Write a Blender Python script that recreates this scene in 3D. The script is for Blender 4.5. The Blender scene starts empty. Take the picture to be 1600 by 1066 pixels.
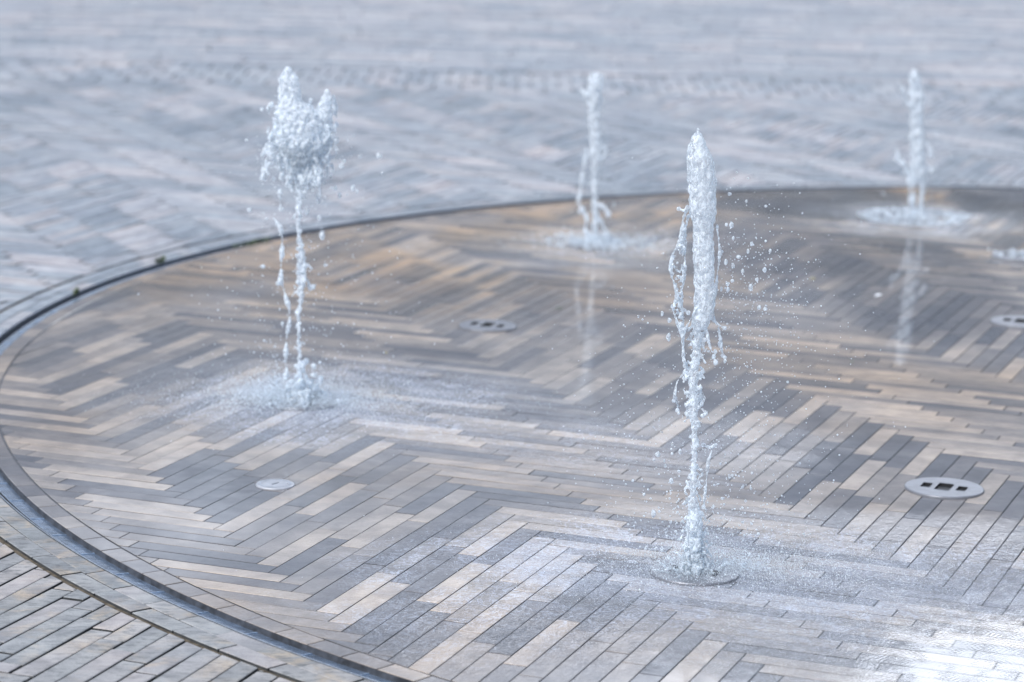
import bpy, math, random
import numpy as np
from mathutils import Vector, Matrix
random.seed(11); rng = np.random.default_rng(11)
C = bpy.context.scene.collection
scene = bpy.context.scene

# ------------------------------------------------------------------ camera
H = 2.2; FPX = 4322.64; PITCH = 0.20184883; ROLL = 0.02356721
cam = bpy.data.cameras.new('camera'); camo = bpy.data.objects.new('camera', cam); C.objects.link(camo)
R0 = Vector((1, 0, 0)); U0 = Vector((0, math.sin(PITCH), math.cos(PITCH))); F = Vector((0, math.cos(PITCH), -math.sin(PITCH)))
cr, sr = math.cos(ROLL), math.sin(ROLL)
X = cr * R0 + sr * U0; Y = -sr * R0 + cr * U0; Z = -F
camo.matrix_world = Matrix(((X.x, Y.x, Z.x, 0), (X.y, Y.y, Z.y, 0), (X.z, Y.z, Z.z, H), (0, 0, 0, 1)))
cam.sensor_width = 36; cam.lens = FPX / 1600 * 36
cam.clip_start = 0.05; cam.clip_end = 3000
cam.dof.use_dof = True; cam.dof.focus_distance = 7.75; cam.dof.aperture_fstop = 2.5
scene.camera = camo
scene.view_settings.view_transform = 'Standard'; scene.view_settings.look = 'None'
scene.view_settings.exposure = 0; scene.view_settings.gamma = 1
scene.cycles.max_bounces = 12; scene.cycles.transmission_bounces = 10; scene.cycles.glossy_bounces = 5
scene.cycles.transparent_max_bounces = 12; scene.cycles.use_denoising = True
scene.cycles.sample_clamp_indirect = 8

# ------------------------------------------------------------------ helpers
def link(name, me, mat=None, parent=None, smooth=False):
    o = bpy.data.objects.new(name, me); C.objects.link(o)
    if mat: me.materials.append(mat)
    if parent: o.parent = parent
    if smooth: me.polygons.foreach_set('use_smooth', [True] * len(me.polygons))
    return o
def mesh(name, v, f):
    me = bpy.data.meshes.new(name); me.from_pydata([tuple(map(float, p)) for p in v], [], [tuple(map(int, q)) for q in f]); me.update(); return me
def tag(o, label=None, cat=None, group=None, kind=None):
    if label: o['label'] = label
    if cat: o['category'] = cat
    if group: o['group'] = group
    if kind: o['kind'] = kind
    return o
def empty(name, loc, label, cat, group=None, rz=0):
    o = bpy.data.objects.new(name, None); C.objects.link(o); o.location = loc; o.rotation_euler = (0, 0, rz); o.empty_display_size = .1
    return tag(o, label, cat, group)

class NT:
    """tiny node-tree helper"""
    def __init__(s, tree):
        s.t = tree; s.n = tree.nodes; s.l = tree.links
    def node(s, typ, ins=None, **props):
        n = s.n.new(typ)
        for k, v in props.items(): setattr(n, k, v)
        for k, v in (ins or {}).items():
            if isinstance(v, bpy.types.NodeSocket): s.l.new(v, n.inputs[k])
            else: n.inputs[k].default_value = v
        return n
    def math(s, op, a, b=None, c=None, clamp=False):
        n = s.n.new('ShaderNodeMath'); n.operation = op; n.use_clamp = clamp
        for i, v in enumerate((a, b, c)):
            if v is None: continue
            if isinstance(v, bpy.types.NodeSocket): s.l.new(v, n.inputs[i])
            else: n.inputs[i].default_value = v
        return n.outputs[0]
    def mix(s, f, a, b, blend='MIX'):
        n = s.n.new('ShaderNodeMix'); n.data_type = 'RGBA'; n.blend_type = blend
        for k, v in (('Factor', f), ('A', a), ('B', b)):
            sock = [q for q in n.inputs if q.name == k and (q.type == ('VALUE' if k == 'Factor' else 'RGBA'))][0]
            if isinstance(v, bpy.types.NodeSocket): s.l.new(v, sock)
            else: sock.default_value = v if k == 'Factor' else (*v[:3], 1)
        return [q for q in n.outputs if q.type == 'RGBA'][0]
    def noise(s, vec, scale, detail=3, rough=.55, dist=0):
        n = s.node('ShaderNodeTexNoise', {'Scale': scale, 'Detail': detail, 'Roughness': rough, 'Distortion': dist})
        if vec is not None: s.l.new(vec, n.inputs['Vector'])
        return n.outputs['Fac']
    def ramp(s, f, stops, interp='LINEAR'):
        n = s.n.new('ShaderNodeValToRGB'); n.color_ramp.interpolation = interp
        el = n.color_ramp.elements
        while len(el) < len(stops): el.new(.5)
        for e, (p, c) in zip(el, stops):
            e.position = p; e.color = (*c, 1) if isinstance(c, tuple) else (c, c, c, 1)
        s.l.new(f, n.inputs[0]); return n.outputs[0]
    def maprange(s, v, a, b, c=0., d=1., smooth=True):
        n = s.node('ShaderNodeMapRange', {'From Min': a, 'From Max': b, 'To Min': c, 'To Max': d}, interpolation_type='SMOOTHSTEP' if smooth else 'LINEAR')
        s.l.new(v, n.inputs['Value']); return n.outputs['Result']
    def scalevec(s, v, sc):
        n = s.node('ShaderNodeVectorMath', operation='MULTIPLY'); s.l.new(v, n.inputs[0]); n.inputs[1].default_value = sc; return n.outputs[0]
    def dist(s, pos, c, sc=(1, 1, 1)):
        """length of (pos - c) * sc"""
        a = s.node('ShaderNodeVectorMath', operation='SUBTRACT'); s.l.new(pos, a.inputs[0]); a.inputs[1].default_value = c
        b = s.scalevec(a.outputs[0], sc)
        l = s.node('ShaderNodeVectorMath', operation='LENGTH'); s.l.new(b, l.inputs[0]); return l.outputs['Value']
def new_mat(name):
    m = bpy.data.materials.new(name); m.use_nodes = True; m.node_tree.nodes.clear()
    t = NT(m.node_tree); out = t.n.new('ShaderNodeOutputMaterial'); return m, t, out

# ------------------------------------------------------------------ measures of the place (metres)
CX, CY = 3.066, 10.304                      # centre of the round fountain floor
R_POOL, R_RING, R_LIP, R_ROW1, R_ROW2 = 4.94, 5.008, 5.082, 5.145, 5.213
TH = 0.42931255; W = 0.0679368
A2 = TH - math.pi / 4
D2 = np.array([math.cos(A2), math.sin(A2)]); D1 = np.array([-D2[1], D2[0]])
JETS = dict(j1=(-.739, 9.565), j2=(.382, 13.093), j3=(.531, 7.529), j4=(2.059, 14.124))
# ------------------------------------------------------------------ light
world = bpy.data.worlds.new('World'); scene.world = world; world.use_nodes = True
wt = NT(world.node_tree); wt.n.clear()
SUN_EL, SUN_ROT = math.radians(42), math.radians(222)   # behind the camera, to the left, through thin cloud
sky = wt.node('ShaderNodeTexSky', sky_type='NISHITA', sun_disc=False, sun_elevation=SUN_EL, sun_rotation=SUN_ROT, air_density=1.0, dust_density=2.5, ozone_density=1.6)
geo = wt.node('ShaderNodeTexCoord').outputs['Generated']
sep = wt.node('ShaderNodeSeparateXYZ'); wt.l.new(geo, sep.inputs[0])
zel = sep.outputs['Z']
# thin broken cloud: brighter, whiter patches
cl = wt.noise(wt.scalevec(geo, (1.6, 1.6, 4.5)), 2.2, 6, .6, .3)
clf = wt.maprange(cl, .42, .66)
skyc = wt.mix(wt.math('MULTIPLY', clf, .75), sky.outputs[0], (12., 13.2, 15.2))
# far surroundings low over the horizon: dim, hazy, uneven
hz = wt.noise(wt.scalevec(geo, (9, 9, 3)), 1.0, 4, .6)
top = wt.math('ADD', .195, wt.math('MULTIPLY', hz, .13))
band = wt.maprange(wt.math('SUBTRACT', zel, top), -.035, .03, 1., 0.)
hcol = wt.mix(wt.maprange(wt.noise(wt.scalevec(geo, (14, 14, 6)), 1.0, 3), .4, .62), (.7, .8, 1.05), (1.5, 1.65, 2.0))
skyc = wt.mix(wt.math('MULTIPLY', band, .9), skyc, hcol)
# bright veil of cloud low on the right, where the puddle mirrors it
glow = wt.math('MULTIPLY', wt.maprange(wt.math('ADD', zel, wt.math('MULTIPLY', wt.math('SUBTRACT', hz, .5), .05)), .272, .312), wt.math('EXPONENT', wt.math('MULTIPLY', wt.math('POWER', wt.dist(geo, (.25, .88, .38), (4.4, 1.0, 5.0)), 2.0), -1.5)))
skyc = wt.mix(wt.math('MULTIPLY', glow, .9), skyc, (36., 38., 42.))
bg = wt.node('ShaderNodeBackground', {'Strength': .15}); wt.l.new(skyc, bg.inputs['Color'])
wo = wt.n.new('ShaderNodeOutputWorld'); wt.l.new(bg.outputs[0], wo.inputs[0])
sun = bpy.data.lights.new('sun', 'SUN'); sun.energy = 3.8; sun.angle = math.radians(24); sun.color = (1, .99, .98)
suno = bpy.data.objects.new('sun', sun); C.objects.link(suno)
sd = Vector((math.sin(SUN_ROT) * math.cos(SUN_EL), math.cos(SUN_ROT) * math.cos(SUN_EL), math.sin(SUN_EL)))
suno.rotation_euler = sd.to_track_quat('Z', 'Y').to_euler()

# ------------------------------------------------------------------ paving materials
def paving_mat(name, wet):
    m, t, out = new_mat(name)
    pos = t.node('ShaderNodeNewGeometry').outputs['Position']
    tone = t.node('ShaderNodeAttribute', attribute_name='tone').outputs['Fac']
    rnd = t.node('ShaderNodeAttribute', attribute_name='rnd').outputs['Fac']
    off = t.node('ShaderNodeCombineXYZ'); t.l.new(t.math('MULTIPLY', rnd, 37.), off.inputs[0]); t.l.new(t.math('MULTIPLY', rnd, 91.), off.inputs[1])
    pv = t.node('ShaderNodeVectorMath', operation='ADD'); t.l.new(pos, pv.inputs[0]); t.l.new(off.outputs[0], pv.inputs[1]); pv = pv.outputs[0]
    grain = t.noise(pos, 420, 2, .7); blot = t.noise(pv, 9, 4, .6, .4); big = t.noise(pos, .9, 4, .55)
    if wet:
        base = t.ramp(tone, [(0, (.105, .115, .14)), (.3, (.155, .16, .18)), (.55, (.225, .22, .225)), (.8, (.33, .31, .295)), (1, (.435, .40, .37))])
        base = t.mix(t.maprange(t.noise(pos, .55, 3, .5), .46, .66), base, t.mix(1., base, (1.10, .98, .84), 'MULTIPLY'))
        # uneven brown tint along the far side
        sep = t.node('ShaderNodeSeparateXYZ'); t.l.new(pos, sep.inputs[0])
        rr = t.dist(pos, (CX, CY, 0), (1, 1, 0))
        far = t.math('MULTIPLY', t.maprange(sep.outputs['Y'], 9.8, 12.6), t.maprange(rr, 1.2, 4.2))
        st = t.math('MULTIPLY', far, t.maprange(t.noise(pos, 1.3, 5, .6, .5), .34, .6))
        base = t.mix(t.math('MULTIPLY', st, .9), base, t.mix(1., base, (1.10, .92, .68), 'MULTIPLY'))
        # soaked patches, dim mirrored surroundings painted in as darker colour; one ochre
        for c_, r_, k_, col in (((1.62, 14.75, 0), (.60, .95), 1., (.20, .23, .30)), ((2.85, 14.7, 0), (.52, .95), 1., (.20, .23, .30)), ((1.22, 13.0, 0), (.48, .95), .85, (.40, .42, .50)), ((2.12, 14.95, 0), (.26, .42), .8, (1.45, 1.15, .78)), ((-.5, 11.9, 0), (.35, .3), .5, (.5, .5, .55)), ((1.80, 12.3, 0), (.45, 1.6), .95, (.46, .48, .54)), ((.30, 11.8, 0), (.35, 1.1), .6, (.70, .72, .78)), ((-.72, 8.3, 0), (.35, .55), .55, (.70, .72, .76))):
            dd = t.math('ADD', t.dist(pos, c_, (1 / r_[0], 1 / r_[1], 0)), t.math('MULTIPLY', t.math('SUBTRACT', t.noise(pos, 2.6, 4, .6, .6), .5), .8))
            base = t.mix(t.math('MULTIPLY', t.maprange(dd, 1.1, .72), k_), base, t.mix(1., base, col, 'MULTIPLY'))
    else:
        base = t.ramp(tone, [(0, (.235, .285, .345)), (.5, (.335, .385, .45)), (.85, (.44, .465, .52)), (1, (.56, .54, .57))])
        sep = t.node('ShaderNodeSeparateXYZ'); t.l.new(pos, sep.inputs[0])
        near = t.maprange(sep.outputs['Y'], 10., 7.6)
        base = t.mix(t.math('MULTIPLY', near, .75), base, t.mix(1., base, (1.03, .92, .79), 'MULTIPLY'))
        rust = t.math('MULTIPLY', t.maprange(t.noise(pv, 5, 5, .65, .6), .5, .72), t.math('ADD', .12, t.math('MULTIPLY', near, .75)))
        base = t.mix(rust, base, (.47, .40, .31))
        base = t.mix(t.math('MULTIPLY', near, t.maprange(t.noise(t.scalevec(pv, (1, 2.6, 1)), 22, 4, .7), .46, .68, 0., .75)), base, (.13, .145, .16))
        pk = t.maprange(t.noise(pv, .7, 3), .5, .64)
        base = t.mix(t.math('MULTIPLY', pk, .5), base, (.50, .47, .485))
        base = t.mix(t.maprange(big, .42, .62, 0., .32), base, (.27, .33, .40))
    lg = t.noise(pos, 1.7, 5, .65, .4)
    base = t.mix(.8 if wet else .4, base, t.mix(t.maprange(lg, .32, .68), (.74, .77, .82), (1.16, 1.14, 1.10)), 'MULTIPLY')
    base = t.mix(t.math('MULTIPLY', t.maprange(t.noise(pos, 38, 5, .75, .5), .60, .74), .35), base, t.mix(1., base, (.62, .64, .68), 'MULTIPLY'))
    base = t.mix(1., base, (.95, .905, .865) if wet else (.82, .79, .765), 'MULTIPLY')
    base = t.mix(.65, base, t.mix(t.maprange(blot, .3, .7), (.68, .69, .71), (1.22, 1.22, 1.2)), 'MULTIPLY')
    base = t.mix(.5, base, t.mix(t.maprange(grain, .35, .65), (.72, .72, .72), (1.25, 1.25, 1.25)), 'MULTIPLY')
    p = t.node('ShaderNodeBsdfPrincipled')
    hgt = t.math('ADD', t.math('MULTIPLY', grain, .25), t.noise(pv, 60, 4, .6))
    b1 = t.node('ShaderNodeBump', {'Strength': .35, 'Distance': .0015, 'Height': hgt})
    t.l.new(b1.outputs[0], p.inputs['Normal'])
    p.inputs['Roughness'].default_value = .6 if wet else .8
    p.inputs['Specular IOR Level'].default_value = .35
    if wet:
        # thin water film: calm between the jets, whipped up around them
        chop = None
        for (jx, jy), rx, ry, k in ((JETS['j3'], .62, .95, 1.), ((1.05, 7.4), .55, .9, .85), ((-.62, 9.6), .85, .85, .85), ((.35, 9.1), .9, 1.2, .4), ((-.15, 7.15), .9, .9, .36), (JETS['j2'], 1.1, .75, .4), (JETS['j4'], .95, .9, .5)):
            d = t.dist(pos, (jx, jy, 0), (rx, ry, 0))
            g = t.maprange(d, .9, .0, 0., k)
            chop = g if chop is None else t.math('MAXIMUM', chop, g)
        chop = t.math('MULTIPLY', chop, t.maprange(t.noise(t.scalevec(pos, (1, 1, 1)), 3.2, 4, .6, .4), .28, .62, .25, 1.15))
        chop = t.math('MULTIPLY', chop, t.maprange(t.dist(pos, (1.36, 6.60, 0), (1.7, 1.3, 0)), .35, 1.05, .04, 1.))
        rip = t.math('ADD', t.noise(t.scalevec(pos, (1, .8, 1)), 100, 2, .6, .8), t.math('MULTIPLY', t.noise(t.scalevec(pos, (1, .8, 1)), 38, 2, .6, 1.2), 1.2))
        lowrip = t.noise(pos, 7, 3, .55)
        h = t.math('ADD', t.math('MULTIPLY', rip, chop), t.math('MULTIPLY', lowrip, .06))
        cb = t.node('ShaderNodeBump', {'Strength': 1., 'Distance': .008, 'Height': h})
        t.l.new(cb.outputs[0], p.inputs['Coat Normal'])
        p.inputs['Coat IOR'].default_value = 1.55
        dry = t.maprange(t.noise(pos, 1.1, 4, .6), .38, .62, .72, 1.)
        t.l.new(dry, p.inputs['Coat Weight'])
        t.l.new(t.maprange(t.noise(pos, 2.6, 4, .6, .3), .35, .65, .004, .035), p.inputs['Coat Roughness'])
        # aerated film and tiny bubbles near the jets, plus painted ripple glints
        fm = t.math('MULTIPLY', t.maprange(t.noise(t.scalevec(pos, (1, .7, 1)), 150, 3, .75, .9), .46, .60), t.maprange(chop, .42, 1., 0., .38))
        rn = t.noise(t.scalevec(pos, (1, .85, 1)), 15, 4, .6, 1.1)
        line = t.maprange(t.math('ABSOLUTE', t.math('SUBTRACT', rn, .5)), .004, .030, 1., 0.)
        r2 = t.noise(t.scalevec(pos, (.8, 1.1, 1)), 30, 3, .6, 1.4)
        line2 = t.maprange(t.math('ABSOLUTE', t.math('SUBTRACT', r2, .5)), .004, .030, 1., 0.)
        shade = t.maprange(t.math('ABSOLUTE', t.math('SUBTRACT', rn, .56)), .0, .035, 1., 0.)  # dark side of each ripple crest, painted in
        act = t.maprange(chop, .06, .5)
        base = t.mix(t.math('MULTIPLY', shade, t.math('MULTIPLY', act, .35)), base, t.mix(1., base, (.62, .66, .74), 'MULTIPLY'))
        fm = t.math('MAXIMUM', fm, t.math('MULTIPLY', t.math('ADD', t.math('MULTIPLY', line, .55), t.math('MULTIPLY', line2, .5)), t.math('MULTIPLY', act, .62)), clamp=True)
        fm = t.math('ADD', fm, t.maprange(chop, .25, 1., 0., .15), clamp=True)
        base = t.mix(t.math('MULTIPLY', fm, t.maprange(tone, 0., .8, .62, 1.)), base, (.64, .73, .91))
    t.l.new(base, p.inputs['Base Color'])
    t.l.new(p.outputs[0], out.inputs[0])
    return m
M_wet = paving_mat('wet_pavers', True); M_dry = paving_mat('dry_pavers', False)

def plain(name, col, rough=.7, metal=0, bump=None, noise=.25, nscale=30, coat=0, spec=.5):
    m, t, out = new_mat(name)
    pos = t.node('ShaderNodeNewGeometry').outputs['Position']
    n = t.noise(pos, nscale, 5, .6)
    c = t.mix(t.maprange(n, .3, .7), tuple(x * (1 - noise) for x in col), tuple(min(1, x * (1 + noise)) for x in col))
    p = t.node('ShaderNodeBsdfPrincipled', {'Roughness': rough, 'Metallic': metal, 'Coat Weight': coat, 'Coat Roughness': .06, 'Coat IOR': 1.33, 'Specular IOR Level': spec})
    t.l.new(c, p.inputs['Base Color'])
    if bump:
        b = t.node('ShaderNodeBump', {'Strength': .8, 'Distance': bump, 'Height': t.noise(pos, nscale * 3, 4, .6)}); t.l.new(b.outputs[0], p.inputs['Normal'])
        if coat: t.l.new(b.outputs[0], p.inputs['Coat Normal'])
    t.l.new(p.outputs[0], out.inputs[0]); return m
M_mortar_wet = plain('wet_mortar', (.075, .08, .095), .6, coat=.5)
M_mortar_dry = plain('sand_joint', (.045, .05, .05), .95, noise=.5, nscale=14)
M_side = plain('dirty_joint', (.035, .038, .04), .95, noise=.5, nscale=14)  # slab sides in the joints, dark with dirt and damp
M_joint_brown = plain('earth_joint', (.085, .07, .05), .95, noise=.5, nscale=40)
M_plaza = plain('distant_paving', (.33, .38, .45), .85, noise=.18, nscale=1.2)
M_channel = plain('wet_steel_channel', (.13, .18, .26), .22, .3, bump=.003, noise=.35, nscale=14, coat=1)
M_steel = plain('brushed_steel_rim', (.42, .46, .52), .32, .8, noise=.2, nscale=60)
M_plate = plain('bead_blasted_steel', (.20, .21, .235), .36, .4, bump=.0004, noise=.12, nscale=25, coat=.5)
M_slot = plain('slot_shadow', (.035, .04, .05), .5, noise=.6, nscale=30)
M_cap = plain('pale_worn_metal', (.36, .38, .42), .45, .2, noise=.15, nscale=40, coat=.5)
M_dark = plain('dark_hole', (.006, .007, .009), .6)
M_rib = plain('wet_channel_joint', (.22, .30, .42), .2, .2, noise=.4, nscale=90, coat=1)

# ------------------------------------------------------------------ paving geometry
class Slabs:
    """collects bevelled paving slabs into one mesh with per-slab attributes"""
    def __init__(s): s.v = []; s.f = []; s.tone = []; s.rnd = []
    def add(s, poly, z0, ztop, tone, bev=.003, tilt=(0, 0)):
        n = len(poly)
        if n < 3: return
        c = np.mean(poly, 0); k = len(s.v)
        ins = []
        for i in range(n):                                     # inset each corner towards the centre by about bev
            p0, p1, p2 = poly[i - 1], poly[i], poly[(i + 1) % n]
            e1 = (p1 - p0); e2 = (p2 - p1); l1 = np.hypot(*e1); l2 = np.hypot(*e2)
            if l1 < 1e-5 or l2 < 1e-5: ins.append(p1 + (c - p1) * .02); continue
            n1 = np.array([-e1[1], e1[0]]) / l1; n2 = np.array([-e2[1], e2[0]]) / l2
            q = n1 + n2; d = max(.35, 1 + n1 @ n2); ins.append(p1 + q / d * bev)
        tz = lambda p: ztop + (p[0] - c[0]) * tilt[0] + (p[1] - c[1]) * tilt[1]
        for p in ins: s.v.append((p[0], p[1], tz(p)))
        for p in poly: s.v.append((p[0], p[1], tz(p) - bev * .8))
        for p in poly: s.v.append((p[0], p[1], z0))
        fs = [tuple(range(k, k + n))]
        for i in range(n):
            j = (i + 1) % n
            fs.append((k + n + i, k + n + j, k + j, k + i)); fs.append((k + 2 * n + i, k + 2 * n + j, k + n + j, k + n + i))
        r = random.random()
        s.side = getattr(s, 'side', []); s.side += [0] + [0, 1] * n
        s.f += fs; s.tone += [tone] * len(fs); s.rnd += [r] * len(fs)
    def build(s, name, mat):
        me = mesh(name, s.v, s.f)
        for nm, arr in (('tone', s.tone), ('rnd', s.rnd)):
            a = me.attributes.new(nm, 'FLOAT', 'FACE'); a.data.foreach_set('value', np.array(arr, dtype=np.float32))
        o = link(name, me, mat); me.materials.append(M_side); me.polygons.foreach_set('material_index', np.array(s.side, dtype=np.int32)); return o
def clip_half(poly, n, d):
    """keep the part of poly with p.n <= d"""
    out = []
    for i in range(len(poly)):
        a, b = poly[i], poly[(i + 1) % len(poly)]; da, db = a @ n - d, b @ n - d
        if da <= 0: out.append(a)
        if (da < 0) != (db < 0) and abs(da - db) > 1e-9: out.append(a + (b - a) * da / (da - db))
    return out
CEN = np.array([CX, CY])
def clip_inside(poly, r):
    d = [np.hypot(*(p - CEN)) for p in poly]
    if max(d) <= r: return poly
    if min(d) > r + .3: return []
    for s in np.linspace(-.09, .09, 9):
        c = np.mean(poly, 0) - CEN; a = math.atan2(c[1], c[0]) + s
        n = np.array([math.cos(a), math.sin(a)]); poly = clip_half(poly, n, CEN @ n + r)
        if len(poly) < 3: return []
    return poly
def clip_outside(poly, r):
    d = [np.hypot(*(p - CEN)) for p in poly]
    if min(d) >= r:
        m = min(np.hypot(*((poly[i] + poly[(i + 1) % len(poly)]) / 2 - CEN)) for i in range(len(poly)))
        if m >= r: return poly
    if max(d) < r: return []
    c = np.array(min(((poly[i] * (1 - t) + poly[(i + 1) % len(poly)] * t) for i in range(len(poly)) for t in (0, .25, .5, .75)), key=lambda p: abs(np.hypot(*(p - CEN)) - r))) - CEN
    n = c / np.hypot(*c)
    return clip_half(poly, -n, -(CEN @ n + r))
def herring(fa, fb, c0, inside):
    """all planks (corner polygon, id) of the 3-deep herringbone over the box 'inside' = (x0,x1,y0,y1)"""
    x0, x1, y0, y1 = inside
    cs = np.array([(x, y) for x in (x0, x1) for y in (y0, y1)])
    A = cs @ D2 / W - fa; B = cs @ D1 / W - fb
    res = []
    def rect(a0, a1, b0, b1): return [((a + fa) * W) * D2 + ((b + fb) * W) * D1 for a, b in ((a0, b0), (a1, b0), (a1, b1), (a0, b1))]
    for i in range(int(A.min()) - 2, int(A.max()) + 2):        # planks along D1, column i
        for q in range(int((B.min() + i - c0) // 6) - 1, int((B.max() + i - c0) // 6) + 2):
            if (q // 3) % 2: continue
            b0 = c0 - i + 6 * q; c = ((i + .5 + fa) * W) * D2 + ((b0 + 3 + fb) * W) * D1
            if x0 < c[0] < x1 and y0 < c[1] < y1: res.append((rect(i, i + 1, b0, b0 + 6), ('u', i, q), 0))
    for j in range(int(B.min()) - 2, int(B.max()) + 2):        # planks along D2, row j
        for q in range(int((A.min() + j - c0) // 6) - 1, int((A.max() + j - c0) // 6) + 2):
            if not (q // 3) % 2: continue
            a0 = c0 - j + 6 * q; c = ((a0 + 3 + fa) * W) * D2 + ((j + .5 + fb) * W) * D1
            if x0 < c[0] < x1 and y0 < c[1] < y1: res.append((rect(a0, a0 + 6, j, j + 1), ('v', j, q), 1))
    return res
def shrink(poly, g0, g1, ori):
    """open the joints: g across, g along"""
    c = np.mean(poly, 0); ex, ey = (D2, D1)
    gx, gy = (g0, g1) if ori == 0 else (g1, g0)
    return [p - ex * np.sign((p - c) @ ex) * gx / 2 - ey * np.sign((p - c) @ ey) * gy / 2 for p in poly]
def plank_id(p, fa, fb, c0):
    a, b = p @ D2 / W - fa, p @ D1 / W - fb; i, j = math.floor(a), math.floor(b)
    k = (i + j - c0) // 18
    if k % 2 == 0: return ('u', i, math.floor((b + i - c0) / 6))
    return ('v', j, math.floor((a + j - c0) / 6))
TONES= [(-1.118, 8.698, 1), (-1.016, 8.628, 1), (-1.122, 8.38, 1), (-0.91, 8.392, 1), (-0.728, 8.688, 1), (-0.986, 8.096, 0.9), (-0.993, 8.006, 0.9), (-0.798, 8.03, 0.95), (-0.636, 8.403, 0.9), (-0.771, 7.937, 0.55), (-1.081, 8.653, 0.1), (-1.019, 8.519, 0.15), (-0.962, 8.358, 0.1), (-0.882, 8.306, 0), (-0.853, 8.207, 0.1), (-0.808, 8.126, 0.05), (-1.104, 8.3, 0.1), (-1.073, 8.202, 0.3), (-0.78, 8.619, 0.1), (-0.7, 8.58, 0.35), (-0.949, 7.649, 0.05), (-0.779, 7.503, 0), (-0.864, 7.508, 0.85), (-0.924, 7.727, 0.6), (-1.069, 7.898, 0.45), (-0.9, 7.82, 0.5), (-0.692, 8.053, 0.5), (-0.71, 7.67, 0.55), (-0.63, 8.185, 0.3), (-0.364, 9.265, 1), (-0.114, 9.114, 0.8), (-0.556, 9.035, 0.7), (-0.482, 8.792, 1), (-0.555, 8.594, 0.9), (-0.513, 8.355, 0.9), (-0.132, 9.009, 0.9), (-0.104, 8.559, 0.8), (-0.28, 8.651, 0.65), (-0.476, 8.072, 0.6), (-0.208, 8.181, 0.8), (-0.114, 8.077, 0.75), (-0.022, 7.95, 0.8), (-0.473, 8.992, 0.15), (-0.421, 8.765, 0.1), (-0.489, 8.584, 0.1), (-0.534, 8.397, 0.1), (-0.16, 8.477, 0.05), (-0.249, 8.321, 0.1), (-0.315, 8.115, 0.1), (-0.134, 8.173, 0.15), (-0.042, 8.153, 0.1), (-0.348, 8.887, 0.35), (-0.254, 8.454, 0.5), (-0.339, 7.706, 0.85), (-0.498, 7.593, 0.6), (-0.243, 7.652, 0.5), (-0.41, 7.269, 1), (-0.363, 7.195, 0.95), (-0.166, 7.335, 1), (-0.062, 7.034, 0.9), (-0.062, 7.756, 1), (-0.322, 7.645, 0.1), (-0.224, 7.591, 0.1), (-0.302, 7.417, 0.2), (-0.188, 7.534, 0.2), (-0.419, 7.419, 0.3), (-0.524, 7.767, 0.1), (-0.337, 7.12, 0.1), (0.794, 9.65, 1), (0.832, 9.375, 0.95), (0.877, 9.307, 1), (1.057, 9.621, 1), (1.315, 9.802, 0.95), (1.334, 9.612, 0.95), (1.134, 9.424, 0.7), (1.185, 9.321, 0.7), (1.256, 9.152, 0.95), (1.172, 8.7, 1), (0.819, 8.81, 0.7), (0.87, 8.719, 0.8), (0.97, 8.558, 0.8), (1.02, 8.487, 0.8), (0.914, 9.701, 0.05), (0.784, 9.406, 0), (0.967, 9.124, 0.05), (0.896, 9.015, 0.1), (1.105, 9.086, 0.1), (1.028, 8.928, 0.1), (1.198, 9.181, 0.1), (1.254, 8.983, 0.1), (0.939, 8.632, 0.1), (1.284, 8.903, 0.15), (0.932, 8.885, 0.3), (-1.71, 9.637, 0.9), (-1.645, 9.266, 0.9), (-1.349, 8.768, 0.9), (-1.07, 8.709, 1), (-1.104, 8.814, 0.9), (-1.447, 9.562, 0.05), (-1.459, 9.717, 0.8), (-1.249, 9.187, 0.1), (-0.77, 9.333, 0.95), (-0.895, 9.036, 0.8), (-1.447, 9.41, 0.6), (-1.294, 9.278, 0.8), (-1.305, 8.477, 0.9), (-1.659, 9.098, 0.3), (-1.384, 8.657, 0.7), (1.396, 8.949, 0.95), (1.558, 9.098, 0.9), (1.458, 8.868, 0.3), (1.548, 8.707, 0.85), (1.524, 8.501, 0.8), (1.249, 7.987, 0.75), (1.196, 8.018, 0.5), (1.605, 9.058, 0.9), (1.49, 10.203, 0.8), (1.448, 10.341, 0.8), (1.767, 10.831, 0.9), (1.919, 10.307, 0.9), (0.789, 9.696, 0.8), (1.042, 9.138, 0.6), (0.732, 7.636, 0.9), (0.913, 7.367, 0.9), (0.502, 6.743, 0.9), (0.877, 7.715, 0.9), (1.445, 9.87, 0.8), (1.407, 10.028, 0.8), (-0.038, 7.91, 1), (-0.147, 7.372, 1), (0.093, 7.615, 1), (0.111, 7.456, 0.95), (-0.07, 7.024, 0.8), (0.073, 6.789, 0.7), (0.25, 8.08, 0.9), (0.211, 9.194, 0.9), (-0.031, 9.312, 0.9), (0.183, 10.585, 0.6), (0.141, 10.055, 0.8), (0.269, 9.904, 0.85), (0.143, 10.253, 0.7), (0.518, 9.225, 0.95), (0.328, 9.496, 0.15), (0.403, 9.707, 0.2), (0.01, 7.775, 0.2), (0.074, 7.209, 0.2), (0.159, 7.099, 0.2), (0.007, 6.837, 0.15), (0.31, 7.801, 0.8), (-0.378, 9.676, 0.8)]
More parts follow.
